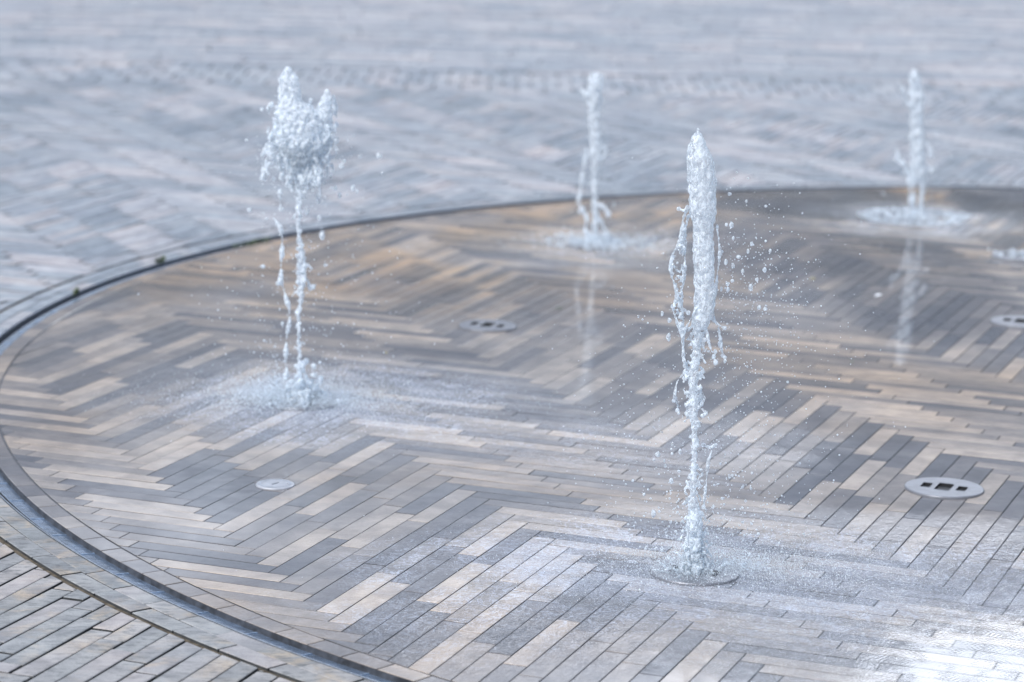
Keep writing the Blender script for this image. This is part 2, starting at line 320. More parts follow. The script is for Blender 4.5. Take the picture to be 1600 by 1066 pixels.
TONES += [(0.683, 7.629, 0.95), (0.794, 7.638, 0.95), (0.905, 7.394, 0.85), (0.978, 7.263, 0.85), (0.759, 7.261, 0.85), (0.355, 7.426, 0.85), (0.619, 7.37, 0.9), (0.243, 7.608, 0.8), (0.221, 7.877, 0.85), (0.74, 8.101, 0.85), (0.87, 7.951, 0.85), (0.533, 7.14, 0.85), (0.493, 7.195, 0.9), (0.494, 6.779, 0.9), (0.434, 7.792, 0.05), (0.472, 7.987, 0.08), (0.718, 7.833, 0.08), (0.778, 7.461, 0.1), (0.924, 7.568, 0.15), (0.904, 6.999, 0.1), (0.68, 6.846, 0.1), (0.305, 8.173, 0.7), (0.782, 8.032, 0.85), (1.146, 8.174, 0.6), (0.152, 6.968, 0.85), (0.06, 6.825, 0.85), (-0.068, 7.064, 0.85), (0.018, 6.958, 0.1), (0.206, 7.114, 0.1), (0.274, 7.091, 0.1), (0.156, 7.227, 0.15), (0.417, 7.045, 0.6), (0.266, 6.841, 0.45), (0.854, 7.079, 0.7)]
FA, FB, C0 = .60, .25, 51
table = {plank_id(np.array([x, y]), FA, FB, C0): t for x, y, t in TONES}
def rand_tone():
    r = random.random()
    return random.uniform(0, .25) if r < .33 else (random.uniform(.35, .62) if r < .72 else random.uniform(.66, .9))
S_ = Slabs()
for poly, pid, ori in herring(FA, FB, C0, (CX - 5.4, CX + 5.4, CY - 5.4, CY + 5.4)):
    poly = clip_inside(shrink(poly, .0027 if ori == 0 else .0046, .0030 if ori == 1 else .0040, ori), R_POOL - .003)
    t = table.get(pid); t = rand_tone() if t is None else min(1, max(0, t + random.uniform(-.05, .05)))
    if len(poly) > 2: S_.add(poly, -.02, random.uniform(-.0005, .0005), t, .0018, (random.uniform(-.0016, .0016), random.uniform(-.0016, .0016)))
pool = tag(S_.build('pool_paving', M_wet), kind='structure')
def disc(r0, r1, z, n=256, z1=None):
    v = []; f = []
    for k in range(n):
        a = 2 * math.pi * k / n
        v.append((CX + r0 * math.cos(a), CY + r0 * math.sin(a), z)); v.append((CX + r1 * math.cos(a), CY + r1 * math.sin(a), z if z1 is None else z1))
    for k in range(n):
        a, b = 2 * k, 2 * ((k + 1) % n); f.append((a, a + 1, b + 1, b))
    return v, f
def multidisc(name, rings, mat, n=320):
    """rings: list of (r0, z0, r1, z1)"""
    V = []; Fc = []
    for r0, z0, r1, z1 in rings:
        v, f = disc(r0, r1, z0, n, z1); k = len(V); V += v; Fc += [tuple(i + k for i in q) for q in f]
    return link(name, mesh(name, V, Fc), mat)
tag(multidisc('pool_bed', [(0.001, -.0035, R_RING - .004, -.0035), (R_RING - .004, -.0035, R_RING - .001, -.035)], M_mortar_wet), kind='structure')

# ring of radial slabs just inside the channel
def ringslabs(S, r0, r1, arc, gap, z, tonef, a0=0, z0=-.03, bev=.002, zj=.0006, wobble=0):
    n = int(2 * math.pi / arc); arc = 2 * math.pi / n
    for k in range(n):
        s = a0 + k * arc + random.uniform(-wobble, wobble); e = a0 + (k + 1) * arc
        g = gap / r0; pts = []
        for r, aa in ((r0, (s + g / 2, (s + e) / 2, e - g / 2)), (r1, (e - g / 2, (s + e) / 2, s + g / 2))):
            for a in aa: pts.append(CEN + r * np.array([math.cos(a), math.sin(a)]))
        # inner arc first would be clockwise: reverse for an upward face
        S.add(pts[::-1], z0, z + random.uniform(-zj, zj), tonef(), bev)
S_ = Slabs(); ringslabs(S_, R_POOL + .003, R_RING - .003, .0262, .004, 0, lambda: random.uniform(.3, .85))
tag(S_.build('pool_edge_course', M_wet), kind='structure')

# drain channel between pool and plaza
chan = empty('drain_channel', (CX, CY, 0), 'narrow wet blue steel drain channel curving around the round fountain floor', 'drain')
def loc_ring(o): o.location = (0, 0, 0); o.parent = chan; o.matrix_parent_inverse = Matrix.Translation((-CX, -CY, 0)); return o
cf = loc_ring(multidisc('channel_floor', [(R_RING - .002, -.002, R_RING, -.0175), (R_RING, -.0175, R_RING + .045, -.0145), (R_RING + .045, -.0145, R_RING + .046, -.0125), (R_RING + .046, -.0125, R_RING + .0485, -.0125), (R_RING + .0485, -.0125, R_RING + .0495, -.050), (R_RING + .0495, -.050, R_LIP - .0045, -.050)], M_channel, 720))
cf.data.materials.append(M_slot); cf.data.materials.append(M_steel)
for p in cf.data.polygons:
    r = math.hypot(p.center.x - CX, p.center.y - CY)
    if r < R_RING or r > R_RING + .0486: p.material_index = 1
    elif r > R_RING + .0452: p.material_index = 2
loc_ring(multidisc('metal_rim', [(R_LIP - .0045, -.05, R_LIP - .0045, .0035), (R_LIP - .0045, .0035, R_LIP - .001, .0035), (R_LIP - .001, .0035, R_LIP - .001, -.01)], M_steel, 720))
for k in range(56):                                           # joints across the channel floor, on the side one can see
    a = math.radians(92) + 2 * math.pi * k / 144 + random.uniform(-.004, .004); v = []
    d = np.array([math.cos(a), math.sin(a)]); e = np.array([-d[1], d[0]])
    for r, hgt in ((R_RING + .001, -.0155), (R_RING + .045, -.0125)):
        for sgn in (-1, 1):
            p = CEN + d * r + e * sgn * .0035; v += [(p[0], p[1], hgt), (p[0], p[1], -.021)]
    loc_ring(link('channel_joint', mesh('channel_joint', v, [(0, 2, 6, 4), (0, 4, 5, 1), (2, 3, 7, 6), (4, 6, 7, 5)]), M_rib))

# two courses outside the channel, then the open herringbone of the plaza
S_ = Slabs()
ringslabs(S_, R_LIP + .001, R_ROW1 - .002, .0330, .0035, .002, lambda: random.choice((random.uniform(0, .2), random.uniform(.2, .6))), .008, wobble=.0015)
ringslabs(S_, R_ROW1 + .001, R_ROW2 - .004, .0385, .007, .003, lambda: random.uniform(.05, .55), .003, zj=.0012)
tag(S_.build('kerb_course', M_dry), kind='structure')
tag(multidisc('kerb_bed', [(R_LIP, -.012, R_ROW2, -.012)], M_mortar_dry), kind='structure')
tag(multidisc('kerb_joint', [(R_ROW2 - .004, -.005, R_ROW2 + .017, -.006)], M_joint_brown, 360), kind='structure')
GA, GB, G0 = .77, .55, 68
BORDER = 19.6
S_ = Slabs()
tz = np.random.default_rng(5)
cl_tone = {}
for poly, pid, ori in herring(GA, GB, G0, (-8.2, 9.2, 5.0, BORDER + .5)):
    c = np.mean(poly, 0)
    if abs(c[0] - .1 * 0) > 2.6 + .33 * c[1]: continue
    far = c[1] > 13
    poly = shrink(poly, .0062, .0095, ori)
    poly = clip_outside(poly, R_ROW2 + .016)
    if len(poly) > 2: poly = clip_half(poly, np.array([0.02, 1.]), BORDER)
    if len(poly) < 3: continue
    g = cl_tone.setdefault((pid[0], pid[1] // 5, pid[2]), tz.uniform(0, 1))     # laid from mixed packs: loose groups of tone
    t = tz.uniform(.15, .75) if c[1] < 9.5 else (tz.uniform(.72, .92) if g > .80 else tz.uniform(.0, .25) if g < .16 else .3 + .3 * g + tz.uniform(-.22, .22))
    S_.add(poly, -.02, .003 + random.uniform(-.0016, .0016), t, .0022, (random.uniform(-.012, .012), random.uniform(-.012, .012)))
tag(S_.build('plaza_paving', M_dry), kind='structure')
# band of small setts and the running-bond paving beyond it
S_ = Slabs()
for r in range(4):
    y = BORDER + .02 + r * .30
    for k in range(-56, 62):
        x = k * .20 + (r % 2) * .10; yy = y - .02 * x
        p = [np.array(q) for q in ((x, yy), (x + .188, yy), (x + .188, yy + .285), (x, yy + .285))]
        S_.add(p, -.02, .003 + random.uniform(-.002, .002), random.choice((.2, .35, .5, .65, .8)), .006)
y = BORDER + 1.25
while y < 42:
    x = -.45 * y - 2 + random.random()
    hgt = .14 if y < 30 else .2
    while x < .45 * y + 2:
        L = random.uniform(.5, 1.1); yy = y - .02 * x
        S_.add([np.array(q) for q in ((x, yy), (x + L - .012, yy - .02 * L), (x + L - .012, yy + hgt - .012 - .02 * L), (x, yy + hgt - .012))], -.02, .003 + random.uniform(-.002, .002), random.random(), .003)
        x += L
    y += hgt
tag(S_.build('far_plaza_paving', M_dry), kind='structure')
# ground: one sheet out to the horizon with a round opening for the fountain
n = 96; v = []; f = []
rings = [R_LIP + .002, 12, 40, 150, 600, 2400]
for r in rings:
    for k in range(n):
        a = 2 * math.pi * k / n; v.append((CX + r * math.cos(a), CY + r * math.sin(a), -.016))
for q in range(len(rings) - 1):
    for k in range(n):
        k2 = (k + 1) % n; f.append((q * n + k, (q + 1) * n + k, (q + 1) * n + k2, q * n + k2))
g = link('ground', mesh('ground', v, f), M_mortar_dry); tag(g, kind='structure')
g.data.materials.append(M_plaza)
for p in g.data.polygons:
    if np.hypot(p.center.x - CX, p.center.y - CY) > 40: p.material_index = 1
# mortar under the pool must not be cut by coarse ring: deep base
tag(multidisc('channel_bed', [(R_RING - .01, -.056, R_LIP + .2, -.056)], M_mortar_wet), kind='structure')

# ------------------------------------------------------------------ puddle of standing water, front right
def water_mat():
    m, t, out = new_mat('rippled_water')
    pos = t.node('ShaderNodeNewGeometry').outputs['Position']
    h = None
    warp = t.node('ShaderNodeVectorMath', operation='ADD'); t.l.new(pos, warp.inputs[0])
    for sc, K, dec, amp in ((5.5, 95., 5.5, 1.), (8.5, 60., 4.2, .8), (15., 34., 3.2, .55)):
        vo = t.node('ShaderNodeTexVoronoi', {'Scale': sc, 'Randomness': 1.}, voronoi_dimensions='2D'); t.l.new(pos, vo.inputs['Vector'])
        d = vo.outputs['Distance']
        ph = t.node('ShaderNodeSeparateColor'); t.l.new(vo.outputs['Color'], ph.inputs[0])
        wv = t.math('SINE', t.math('SUBTRACT', t.math('MULTIPLY', d, K), t.math('MULTIPLY', ph.outputs[0], 6.)))
        e = t.math('MULTIPLY', t.math('EXPONENT', t.math('MULTIPLY', d, -dec)), t.math('GREATER_THAN', ph.outputs[1], .35))
        q = t.math('MULTIPLY', t.math('MULTIPLY', wv, e), amp)
        h = q if h is None else t.math('ADD', h, q)
    j3 = JETS['j3']
    near = t.maprange(t.dist(pos, (j3[0], j3[1], 0), (.75, 1., 0)), 1.0, .1)
    chop = t.math('ADD', t.math('MULTIPLY', t.noise(t.scalevec(pos, (1, .8, 1)), 42, 3, .6, 1.2), 1.1), t.math('MULTIPLY', t.noise(pos, 120, 2, .6, .9), .5))
    calm = t.maprange(t.dist(pos, (1.33, 6.60, 0), (1.7, 1.25, 0)), .46, 1.0, .05, 1.)       # still corner that mirrors the bright sky
    h = t.math('ADD', t.math('MULTIPLY', h, .9), t.math('MULTIPLY', chop, t.math('ADD', .45, t.math('MULTIPLY', near, .5))))
    h = t.math('MULTIPLY', t.math('ADD', h, t.math('MULTIPLY', t.noise(pos, 16, 3, .6), .9)), calm)
    b = t.node('ShaderNodeBump', {'Strength': 1., 'Distance': .0042, 'Height': h})
    gl = t.node('ShaderNodeBsdfGlossy', {'Color': (1, 1, 1, 1), 'Roughness': .03, 'Normal': b.outputs[0]})
    tr = t.node('ShaderNodeBsdfTransparent', {'Color': (.985, .99, 1, 1)})
    fr = t.node('ShaderNodeFresnel', {'IOR': 1.34, 'Normal': b.outputs[0]})
    a = t.node('ShaderNodeAttribute', attribute_name='film').outputs['Fac']
    edge = t.maprange(t.math('ADD', a, t.math('MULTIPLY', t.math('SUBTRACT', t.noise(pos, 9, 5, .65, .5), .5), .9)), .35, .62)
    s1 = t.node('ShaderNodeMixShader'); t.l.new(t.math('MULTIPLY', fr.outputs[0], t.math('ADD', 1.0, t.math('MULTIPLY', t.math('SUBTRACT', 1., calm), 2.2)), clamp=True), s1.inputs[0]); t.l.new(tr.outputs[0], s1.inputs[1]); t.l.new(gl.outputs[0], s1.inputs[2])
    fo = t.node('ShaderNodeBsdfDiffuse', {'Color': (.80, .86, .94, 1)})
    nf = t.maprange(t.dist(pos, (j3[0] + .15, j3[1] - .05, 0), (.8, 1.2, 0)), 1.0, .05)
    sf = t.node('ShaderNodeMixShader'); t.l.new(t.math('MULTIPLY', t.math('MAXIMUM', t.math('MULTIPLY', t.maprange(t.math('ABSOLUTE', t.math('SUBTRACT', t.noise(t.scalevec(pos, (.8, 1.2, 1)), 20, 4, .6, 1.3), .5)), .003, .026, 1., 0.), .7), t.math('MULTIPLY', t.maprange(t.noise(t.scalevec(pos, (1, .7, 1)), 170, 3, .7, .8), .48, .62), nf)), t.math('MULTIPLY', t.maprange(calm, .1, .7), .36)), sf.inputs[0]); t.l.new(s1.outputs[0], sf.inputs[1]); t.l.new(fo.outputs[0], sf.inputs[2]); s1 = sf  # pale lines are painted ripple glints; fine speckle near the jet is foam
    t0 = t.node('ShaderNodeBsdfTransparent')
    s2 = t.node('ShaderNodeMixShader'); t.l.new(t.math('MULTIPLY', edge, t.maprange(calm, .05, .8, .35, .52)), s2.inputs[0]); t.l.new(t0.outputs[0], s2.inputs[1]); t.l.new(s1.outputs[0], s2.inputs[2])
    t.l.new(s2.outputs[0], out.inputs[0]); return m
M_water = water_mat()
# outline follows where the film stands: polar grid round the jet, film fades to nothing at the rim
v = []; f = []; film = []
NA, NR = 160, 40
cxw, cyw = 1.25, 7.15
for k in range(NA):
    a = 2 * math.pi * k / NA
    rad = 1.0 / math.sqrt((math.cos(a) / 1.75) ** 2 + (math.sin(a) / 1.02) ** 2) * (1 + .10 * math.sin(3 * a + 1) + .06 * math.sin(7 * a))
    for q in range(NR):
        r = rad * (q + .02) / (NR - 1)
        p = np.array([cxw + r * math.cos(a), cyw + r * math.sin(a)])
        dd = p - CEN; L = np.hypot(*dd)
        if L > R_RING - .002: p = CEN + dd / L * (R_RING - .002)
        v.append((p[0], p[1], .0032)); film.append(1 - (q / (NR - 1)) ** 1.5)
for k in range(NA):
    for q in range(NR - 1):
        k2 = (k + 1) % NA; f.append((k * NR + q, k * NR + q + 1, k2 * NR + q + 1, k2 * NR + q))
me = mesh('water', v, f); at = me.attributes.new('film', 'FLOAT', 'POINT'); at.data.foreach_set('value', np.array(film, dtype=np.float32))
tag(link('water', me, M_water), kind='structure')

# ------------------------------------------------------------------ water of the jets
def jet_mat(name, body, white, bump, sc):
    m, t, out = new_mat(name)
    pos = t.node('ShaderNodeNewGeometry').outputs['Position']
    n1 = t.noise(pos, sc, 3, .6, 1.2)
    b = t.node('ShaderNodeBump', {'Strength': 1., 'Distance': bump, 'Height': n1})
    gl = t.node('ShaderNodeBsdfGlass', {'Color': (.97, .985, 1, 1), 'Roughness': .02, 'IOR': 1.33, 'Normal': b.outputs[0]})
    df = t.node('ShaderNodeBsdfDiffuse', {'Color': (.86, .93, 1, 1), 'Normal': b.outputs[0]})
    tl = t.node('ShaderNodeBsdfTranslucent', {'Color': (.90, .96, 1, 1), 'Normal': b.outputs[0]})
    sh = t.node('ShaderNodeMixShader', {0: .5}); t.l.new(df.outputs[0], sh.inputs[1]); t.l.new(tl.outputs[0], sh.inputs[2])
    # aerated streaks are milky, the rest is clear
    milk = t.maprange(t.noise(t.scalevec(pos, (1, 1, .6)), 75, 5, .7, 1.2), .40, .60, white * .22, min(1, white * 1.6))
    s = t.node('ShaderNodeMixShader'); t.l.new(milk, s.inputs[0]); t.l.new(gl.outputs[0], s.inputs[1]); t.l.new(sh.outputs[0], s.inputs[2])
    t.l.new(s.outputs[0], out.inputs[0]); return m
M_jet = jet_mat('clear_rising_water', 1, .60, .0030, 90)
M_jetw = jet_mat('aerated_water', 1, .95, .0022, 100)
M_jetf = jet_mat('frothy_water', 1, 1.0, .003, 100)
M_drop = jet_mat('water_droplets', 1, .5, .001, 300)
M_mist = jet_mat('fine_spray', 1, .9, .001, 300)

def ico(sub):
    import bmesh
    bm = bmesh.new(); bmesh.ops.create_icosphere(bm, subdivisions=sub, radius=1)
    v = np.array([p.co[:] for p in bm.verts]); f = np.array([[q.index for q in p.verts] for p in bm.faces]); bm.free(); return v, f
ICO = {1: ico(1), 2: ico(2), 3: ico(3)}
def balls(name, pts, sub=1):
    """pts: (x,y,z,r) or (x,y,z,r,stretch) -> one mesh"""
    iv, jf = ICO[sub]; n = len(pts)
    P = np.array([p[:3] for p in pts]); R = np.array([p[3] for p in pts]); K = np.array([p[4] if len(p) > 4 else 1. for p in pts])
    V = iv[None] * R[:, None, None]; V[:, :, 2] *= K[:, None]; V = (V + P[:, None]).reshape(-1, 3)
    Fc = (jf[None] + (np.arange(n) * len(iv))[:, None, None]).reshape(-1, 3)
    me = bpy.data.meshes.new(name); me.vertices.add(len(V)); me.vertices.foreach_set('co', V.ravel())
    me.loops.add(Fc.size); me.loops.foreach_set('vertex_index', Fc.ravel().astype(np.int32))
    me.polygons.add(len(Fc)); me.polygons.foreach_set('loop_start', np.arange(0, Fc.size, 3, dtype=np.int32)); me.polygons.foreach_set('loop_total', np.full(len(Fc), 3, dtype=np.int32))
    me.update(); me.validate(); return me
TEX = bpy.data.textures.new('water_surface', 'CLOUDS'); TEX.noise_scale = .017; TEX.noise_depth = 3
TEX2 = bpy.data.textures.new('water_fine', 'CLOUDS'); TEX2.noise_scale = .006; TEX2.noise_depth = 1
def fuse(name, pts, voxel, mat, parent, smooth=2, disp=.006, sub=2):
    """melt overlapping balls into one continuous water surface"""
    o = link(name, balls(name, pts, sub))
    md = o.modifiers.new('r', 'REMESH'); md.mode = 'VOXEL'; md.voxel_size = voxel
    md = o.modifiers.new('s', 'SMOOTH'); md.factor = .5; md.iterations = smooth
    if disp:
        md = o.modifiers.new('d', 'DISPLACE'); md.texture = TEX; md.strength = disp; md.mid_level = .5; md.texture_coords = 'LOCAL'
        md = o.modifiers.new('e', 'DISPLACE'); md.texture = TEX2; md.strength = disp * .45; md.mid_level = .5; md.texture_coords = 'LOCAL'
    dg = bpy.context.evaluated_depsgraph_get(); me = bpy.data.meshes.new_from_object(o.evaluated_get(dg))
    old = o.data; o.modifiers.clear(); o.data = me; bpy.data.meshes.remove(old); me.name = name
    me.materials.clear(); me.materials.append(mat); me.polygons.foreach_set('use_smooth', [True] * len(me.polygons))
    return split_loose(o, parent, mat)
def split_loose(o, parent, mat, most=90, least=40):
    """one object per connected piece"""
    me = o.data; nv = len(me.vertices); lab = np.arange(nv)
    E_ = np.zeros(len(me.edges) * 2, dtype=np.int64); me.edges.foreach_get('vertices', E_); E_ = E_.reshape(-1, 2)
    while True:
        m = np.minimum(lab[E_[:, 0]], lab[E_[:, 1]]); new = lab.copy()
        np.minimum.at(new, E_[:, 0], m); np.minimum.at(new, E_[:, 1], m); new = new[new]
        if (new == lab).all(): break
        lab = new
    ids, cnt = np.unique(lab, return_counts=True); order = ids[np.argsort(-cnt)]; cnt = np.sort(cnt)[::-1]
    co = np.zeros(nv * 3); me.vertices.foreach_get('co', co); co = co.reshape(-1, 3)
    polys = [tuple(p.vertices) for p in me.polygons]; pl = lab[np.array([p[0] for p in polys])]
    by = {}
    for p, l in zip(polys, pl): by.setdefault(int(l), []).append(p)
    name = o.name.split('.')[0]; bpy.data.objects.remove(o); bpy.data.meshes.remove(me); first = None
    for i, c in zip(order[:most], cnt[:most]):
        if c < least and first: break
        idx = np.where(lab == i)[0]; mp = dict(zip(idx.tolist(), range(len(idx))))
        m2 = mesh(name, co[idx], [tuple(mp[v] for v in f) for f in by[int(i)]])
        q = link(name, m2, mat, parent, True); first = first or q
    return first
def body(rows, dz, rmin, rmax, fill=1.0, depth=1.0, core=.0, edge=.35):
    """balls filling the outline rows (z, x_left, x_right)"""
    rows = sorted(rows); out = []
    zs = np.arange(rows[0][0], rows[-1][0], dz)
    zz = [r[0] for r in rows]; xl = np.interp(zs, zz, [r[1] for r in rows]); xr = np.interp(zs, zz, [r[2] for r in rows])
    for z, a, b in zip(zs, xl, xr):
        hw = (b - a) / 2; mx = (a + b) / 2
        if core: out.append((mx, 0, z, hw * core))
        for _ in range(max(2, int(fill * hw / rmin * 1.5))):
            r = min(random.uniform(rmin, rmax), hw)
            th = random.uniform(0, 2 * math.pi); q = (random.random() ** edge) * (hw - r)
            out.append((mx + q * math.cos(th), q * math.sin(th) * depth, z + random.uniform(-dz, dz), r))
    return out
def strand(pl, r0, r1, y=None, bead=.5):
    """a ligament: beads of uneven size along the polyline (x, z)"""
    out = []; y0 = random.uniform(-.03, .03) if y is None else y; y1 = y0 + random.uniform(-.02, .02)
    L = sum(math.dist(pl[i], pl[i + 1]) for i in range(len(pl) - 1)); s = 0; ph = random.random() * 6
    for i in range(len(pl) - 1):
        a, b = pl[i], pl[i + 1]; d = math.dist(a, b); n = max(1, int(d / .003))
        for k in range(n):
            u = k / n; w = (s + d * u) / L
            r = (r0 + (r1 - r0) * w) * (1 + bead * math.sin(70 * (s + d * u) + ph) * random.uniform(.5, 1.2))
            j = random.uniform(-.0014, .0014)
            out.append((a[0] + (b[0] - a[0]) * u + j, y0 + (y1 - y0) * w + j, a[1] + (b[1] - a[1]) * u, max(.0016, r)))
        s += d
    out.append((pl[-1][0], y1, pl[-1][1], max(r1 * 1.9, .004)))
    return out
def crumbs(rows, n):
    """torn lumps and short hooks clinging to a thin stem"""
    rows = sorted(rows); zz = [r[0] for r in rows]; out = []
    for _ in range(n):
        z = random.uniform(zz[0] + .05, zz[-1]); a, b = np.interp(z, zz, [r[1] for r in rows]), np.interp(z, zz, [r[2] for r in rows])
        sd = random.choice((-1, 1)); x = (b if sd > 0 else a); y = random.uniform(-.012, .012); l = random.uniform(.0, .022); r = random.uniform(.0026, .0052)
        for k in range(int(l / .003) + 1): out.append((x + sd * (k * .0022), y, z + k * .003 * random.choice((-1, 1, -1)) , r * random.uniform(.6, 1.2)))
    return out
def blobs(pts, r0, r1, spread=.05):
    return [(x, random.uniform(-spread, spread), z, random.uniform(r0, r1), random.uniform(.75, 1.9)) for x, z in pts]
def add_drops(parent, pts, mat, stuffname='spray', maxparts=100, sub=2):
    pts = sorted(pts, key=lambda p: -p[3]); big, small = pts[:maxparts], pts[maxparts:]
    for p in big:
        me = balls('droplet', [(0, 0, 0, *p[3:])], 2)
        co = np.zeros(len(me.vertices) * 3); me.vertices.foreach_get('co', co); co = co.reshape(-1, 3)
        co *= 1 + .18 * np.sin(co[:, [1, 2, 0]] / p[3] * 2.3 + random.random() * 6)
        me.vertices.foreach_set('co', co.ravel()); o = link('droplet', me, M_drop, parent, True); o.location = p[:3]
    if small:
        o = link(stuffname, balls(stuffname, small, 1), mat, parent, True); o['kind'] = 'stuff'
def ground_spray(n, rx, ry, hz, r0, r1, cx=0, cy=0, p=.6):
    out = []
    for _ in range(n):
        a = random.uniform(0, 2 * math.pi); q = min(1.9, abs(random.gauss(0, .5))) if p != .25 else random.gauss(.9, .08)
        out.append((cx + q * rx * math.cos(a), cy + q * ry * math.sin(a), .004 + random.expovariate(1 / hz) * math.exp(-q), random.uniform(r0, r1)))
    return out
def side_spray(n, zc, zs, xs, xc=0, r0=.0008, r1=.0022):
    return [(xc + random.gauss(0, xs), random.gauss(0, .12), max(.005, random.gauss(zc, zs)), random.uniform(r0, r1) * (1 if random.random() < .9 else 1.6)) for _ in range(n)]
def radial_splash(n, r0, r1, hmax, rr):
    """little crowns and arcs thrown out where the water falls back"""
    out = []
    for _ in range(n):
        a = random.uniform(0, 2 * math.pi); R = random.uniform(r0, r1); h = random.uniform(.2, 1) * hmax; s = random.uniform(.03, .09)
        for k in range(int(s / .004)):
            u = k * .004 / s; q = R + s * u
            out.append((q * math.cos(a), q * math.sin(a), h * 4 * u * (1 - u) * .8 + .004, rr * (1 - .5 * u) * random.uniform(.5, 1.3)))
    return out
J3 = [(1.254, -0.04, -0.033), (1.24, -0.049, -0.026), (1.222, -0.058, -0.016), (1.196, -0.066, 0.0), (1.169, -0.069, 0.015), (1.134, -0.066, 0.022), (1.09, -0.061, 0.024), (1.037, -0.059, 0.026), (1.001, -0.049, 0.022), (0.956, -0.042, 0.022), (0.912, -0.042, 0.027), (0.858, -0.038, 0.029), (0.804, -0.034, 0.033), (0.759, -0.036, 0.031), (0.723, -0.039, 0.022)]
J3b = [(0.731, -0.035, -0.004), (0.677, -0.03, -0.005), (0.623, -0.031, -0.003), (0.586, -0.041, -0.005), (0.531, -0.039, -0.007), (0.476, -0.033, -0.005), (0.421, -0.026, -0.005), (0.366, -0.022, -0.003), (0.292, -0.023, -0.003), (0.218, -0.024, 0.001), (0.181, -0.028, 0.013), (0.125, -0.035, 0.026), (0.069, -0.037, 0.032), (0.013, -0.038, 0.037)]
J3s= [[(-0.057, 1.044), (-0.07, 1.009), (-0.073, 0.955), (-0.095, 0.91), (-0.099, 0.865), (-0.087, 0.829), (-0.077, 0.793), (-0.09, 0.757), (-0.078, 0.73), (-0.063, 0.694), (-0.053, 0.622), (-0.044, 0.567)], [(-0.055, 1.018), (-0.063, 0.961), (-0.058, 0.875), (-0.063, 0.821), (-0.065, 0.766), (-0.057, 0.731), (-0.056, 0.658), (-0.048, 0.595)], [(-0.077, 0.793), (-0.069, 0.766), (-0.045, 0.749)], [(0.026, 0.993), (0.037, 0.922), (0.031, 0.841), (0.027, 0.769), (0.021, 0.732), (0.036, 0.718), (0.058, 0.706)], [(0.0, 0.732), (0.008, 0.696), (0.017, 0.66), (0.029, 0.627)], [(0.028, 0.733), (0.044, 0.697), (0.057, 0.624)], [(0.035, 0.358), (0.026, 0.33), (0.023, 0.293), (0.021, 0.256), (0.016, 0.2)], [(0.049, 0.368), (0.036, 0.355), (0.014, 0.361)], [(-0.037, 0.577), (-0.054, 0.567), (-0.068, 0.548), (-0.071, 0.521), (-0.075, 0.493)], [(-0.07, 0.503), (-0.062, 0.475), (-0.063, 0.461)], [(-0.007, 0.532), (0.012, 0.505), (0.002, 0.486)], [(0.002, 0.477), (0.017, 0.466), (0.005, 0.459)], [(-0.023, 0.767), (-0.039, 0.731), (-0.055, 0.694)], [(-0.068, 1.035), (-0.082, 1.039)]]
J1 = [(1.185, -0.065, -0.056), (1.169, -0.078, -0.04), (1.147, -0.093, -0.018), (1.103, -0.095, -0.009), (1.069, -0.099, -0.006), (1.036, -0.108, 0.054), (1.003, -0.112, 0.072), (0.958, -0.114, 0.081), (0.925, -0.116, 0.1), (0.895, -0.098, 0.072), (0.875, -0.08, 0.05), (0.852, -0.06, 0.03)]
J1h = [(1.106, 0.071, 0.089), (1.09, 0.058, 0.098), (1.061, 0.041, 0.103), (1.027, 0.023, 0.103), (0.982, 0.01, 0.104), (0.938, 0.022, 0.102)]
J1b = [(0.891, -0.052, 0.024), (0.851, -0.042, 0.011), (0.812, -0.035, 0.0), (0.756, -0.033, -0.006), (0.688, -0.032, -0.003), (0.62, -0.027, -0.005), (0.552, -0.031, 0.007), (0.484, -0.029, 0.019), (0.415, -0.028, 0.015), (0.358, -0.025, 0.002), (0.277, -0.025, -0.002), (0.162, -0.022, -0.001), (0.07, -0.023, 0.004), (0.004, -0.032, 0.014)]
J1s= [[(-0.114, 0.922), (-0.134, 0.9), (-0.145, 0.877), (-0.143, 0.848), (-0.14, 0.816), (-0.145, 0.798)], [(-0.101, 0.889), (-0.087, 0.856), (-0.076, 0.827), (-0.078, 0.8)], [(0.033, 0.926), (0.042, 0.881), (0.056, 0.843), (0.054, 0.792)], [(0.082, 0.949), (0.091, 0.912), (0.087, 0.88), (0.074, 0.862)], [(0.006, 0.903), (0.024, 0.87), (0.042, 0.843)], [(-0.082, 0.755), (-0.084, 0.732), (-0.079, 0.691)], [(-0.106, 0.654), (-0.095, 0.637), (-0.083, 0.623), (-0.076, 0.585), (-0.076, 0.528), (-0.08, 0.482), (-0.08, 0.437), (-0.068, 0.402), (-0.061, 0.368), (-0.048, 0.334), (-0.047, 0.288), (-0.058, 0.23), (-0.06, 0.161), (-0.055, 0.096)], [(-0.082, 0.436), (-0.089, 0.423)], [(-0.008, 0.484), (0.015, 0.439), (0.024, 0.405), (0.033, 0.412)], [(0.098, 1.095), (0.105, 1.051), (0.108, 0.984)], [(-0.106, 1.001), (-0.124, 1.023), (-0.128, 1.041), (-0.115, 1.057)]]
J2 = [(0.817, -0.036, 0.007), (0.802, -0.054, 0.031), (0.762, -0.059, 0.026), (0.717, -0.06, 0.028), (0.656, -0.052, 0.02), (0.595, -0.048, 0.016), (0.503, -0.042, 0.022), (0.442, -0.04, 0.036), (0.396, -0.033, 0.031), (0.35, -0.025, 0.014), (0.257, -0.02, 0.011), (0.165, -0.017, 0.017), (0.072, -0.011, 0.016), (0.003, -0.015, 0.024)]
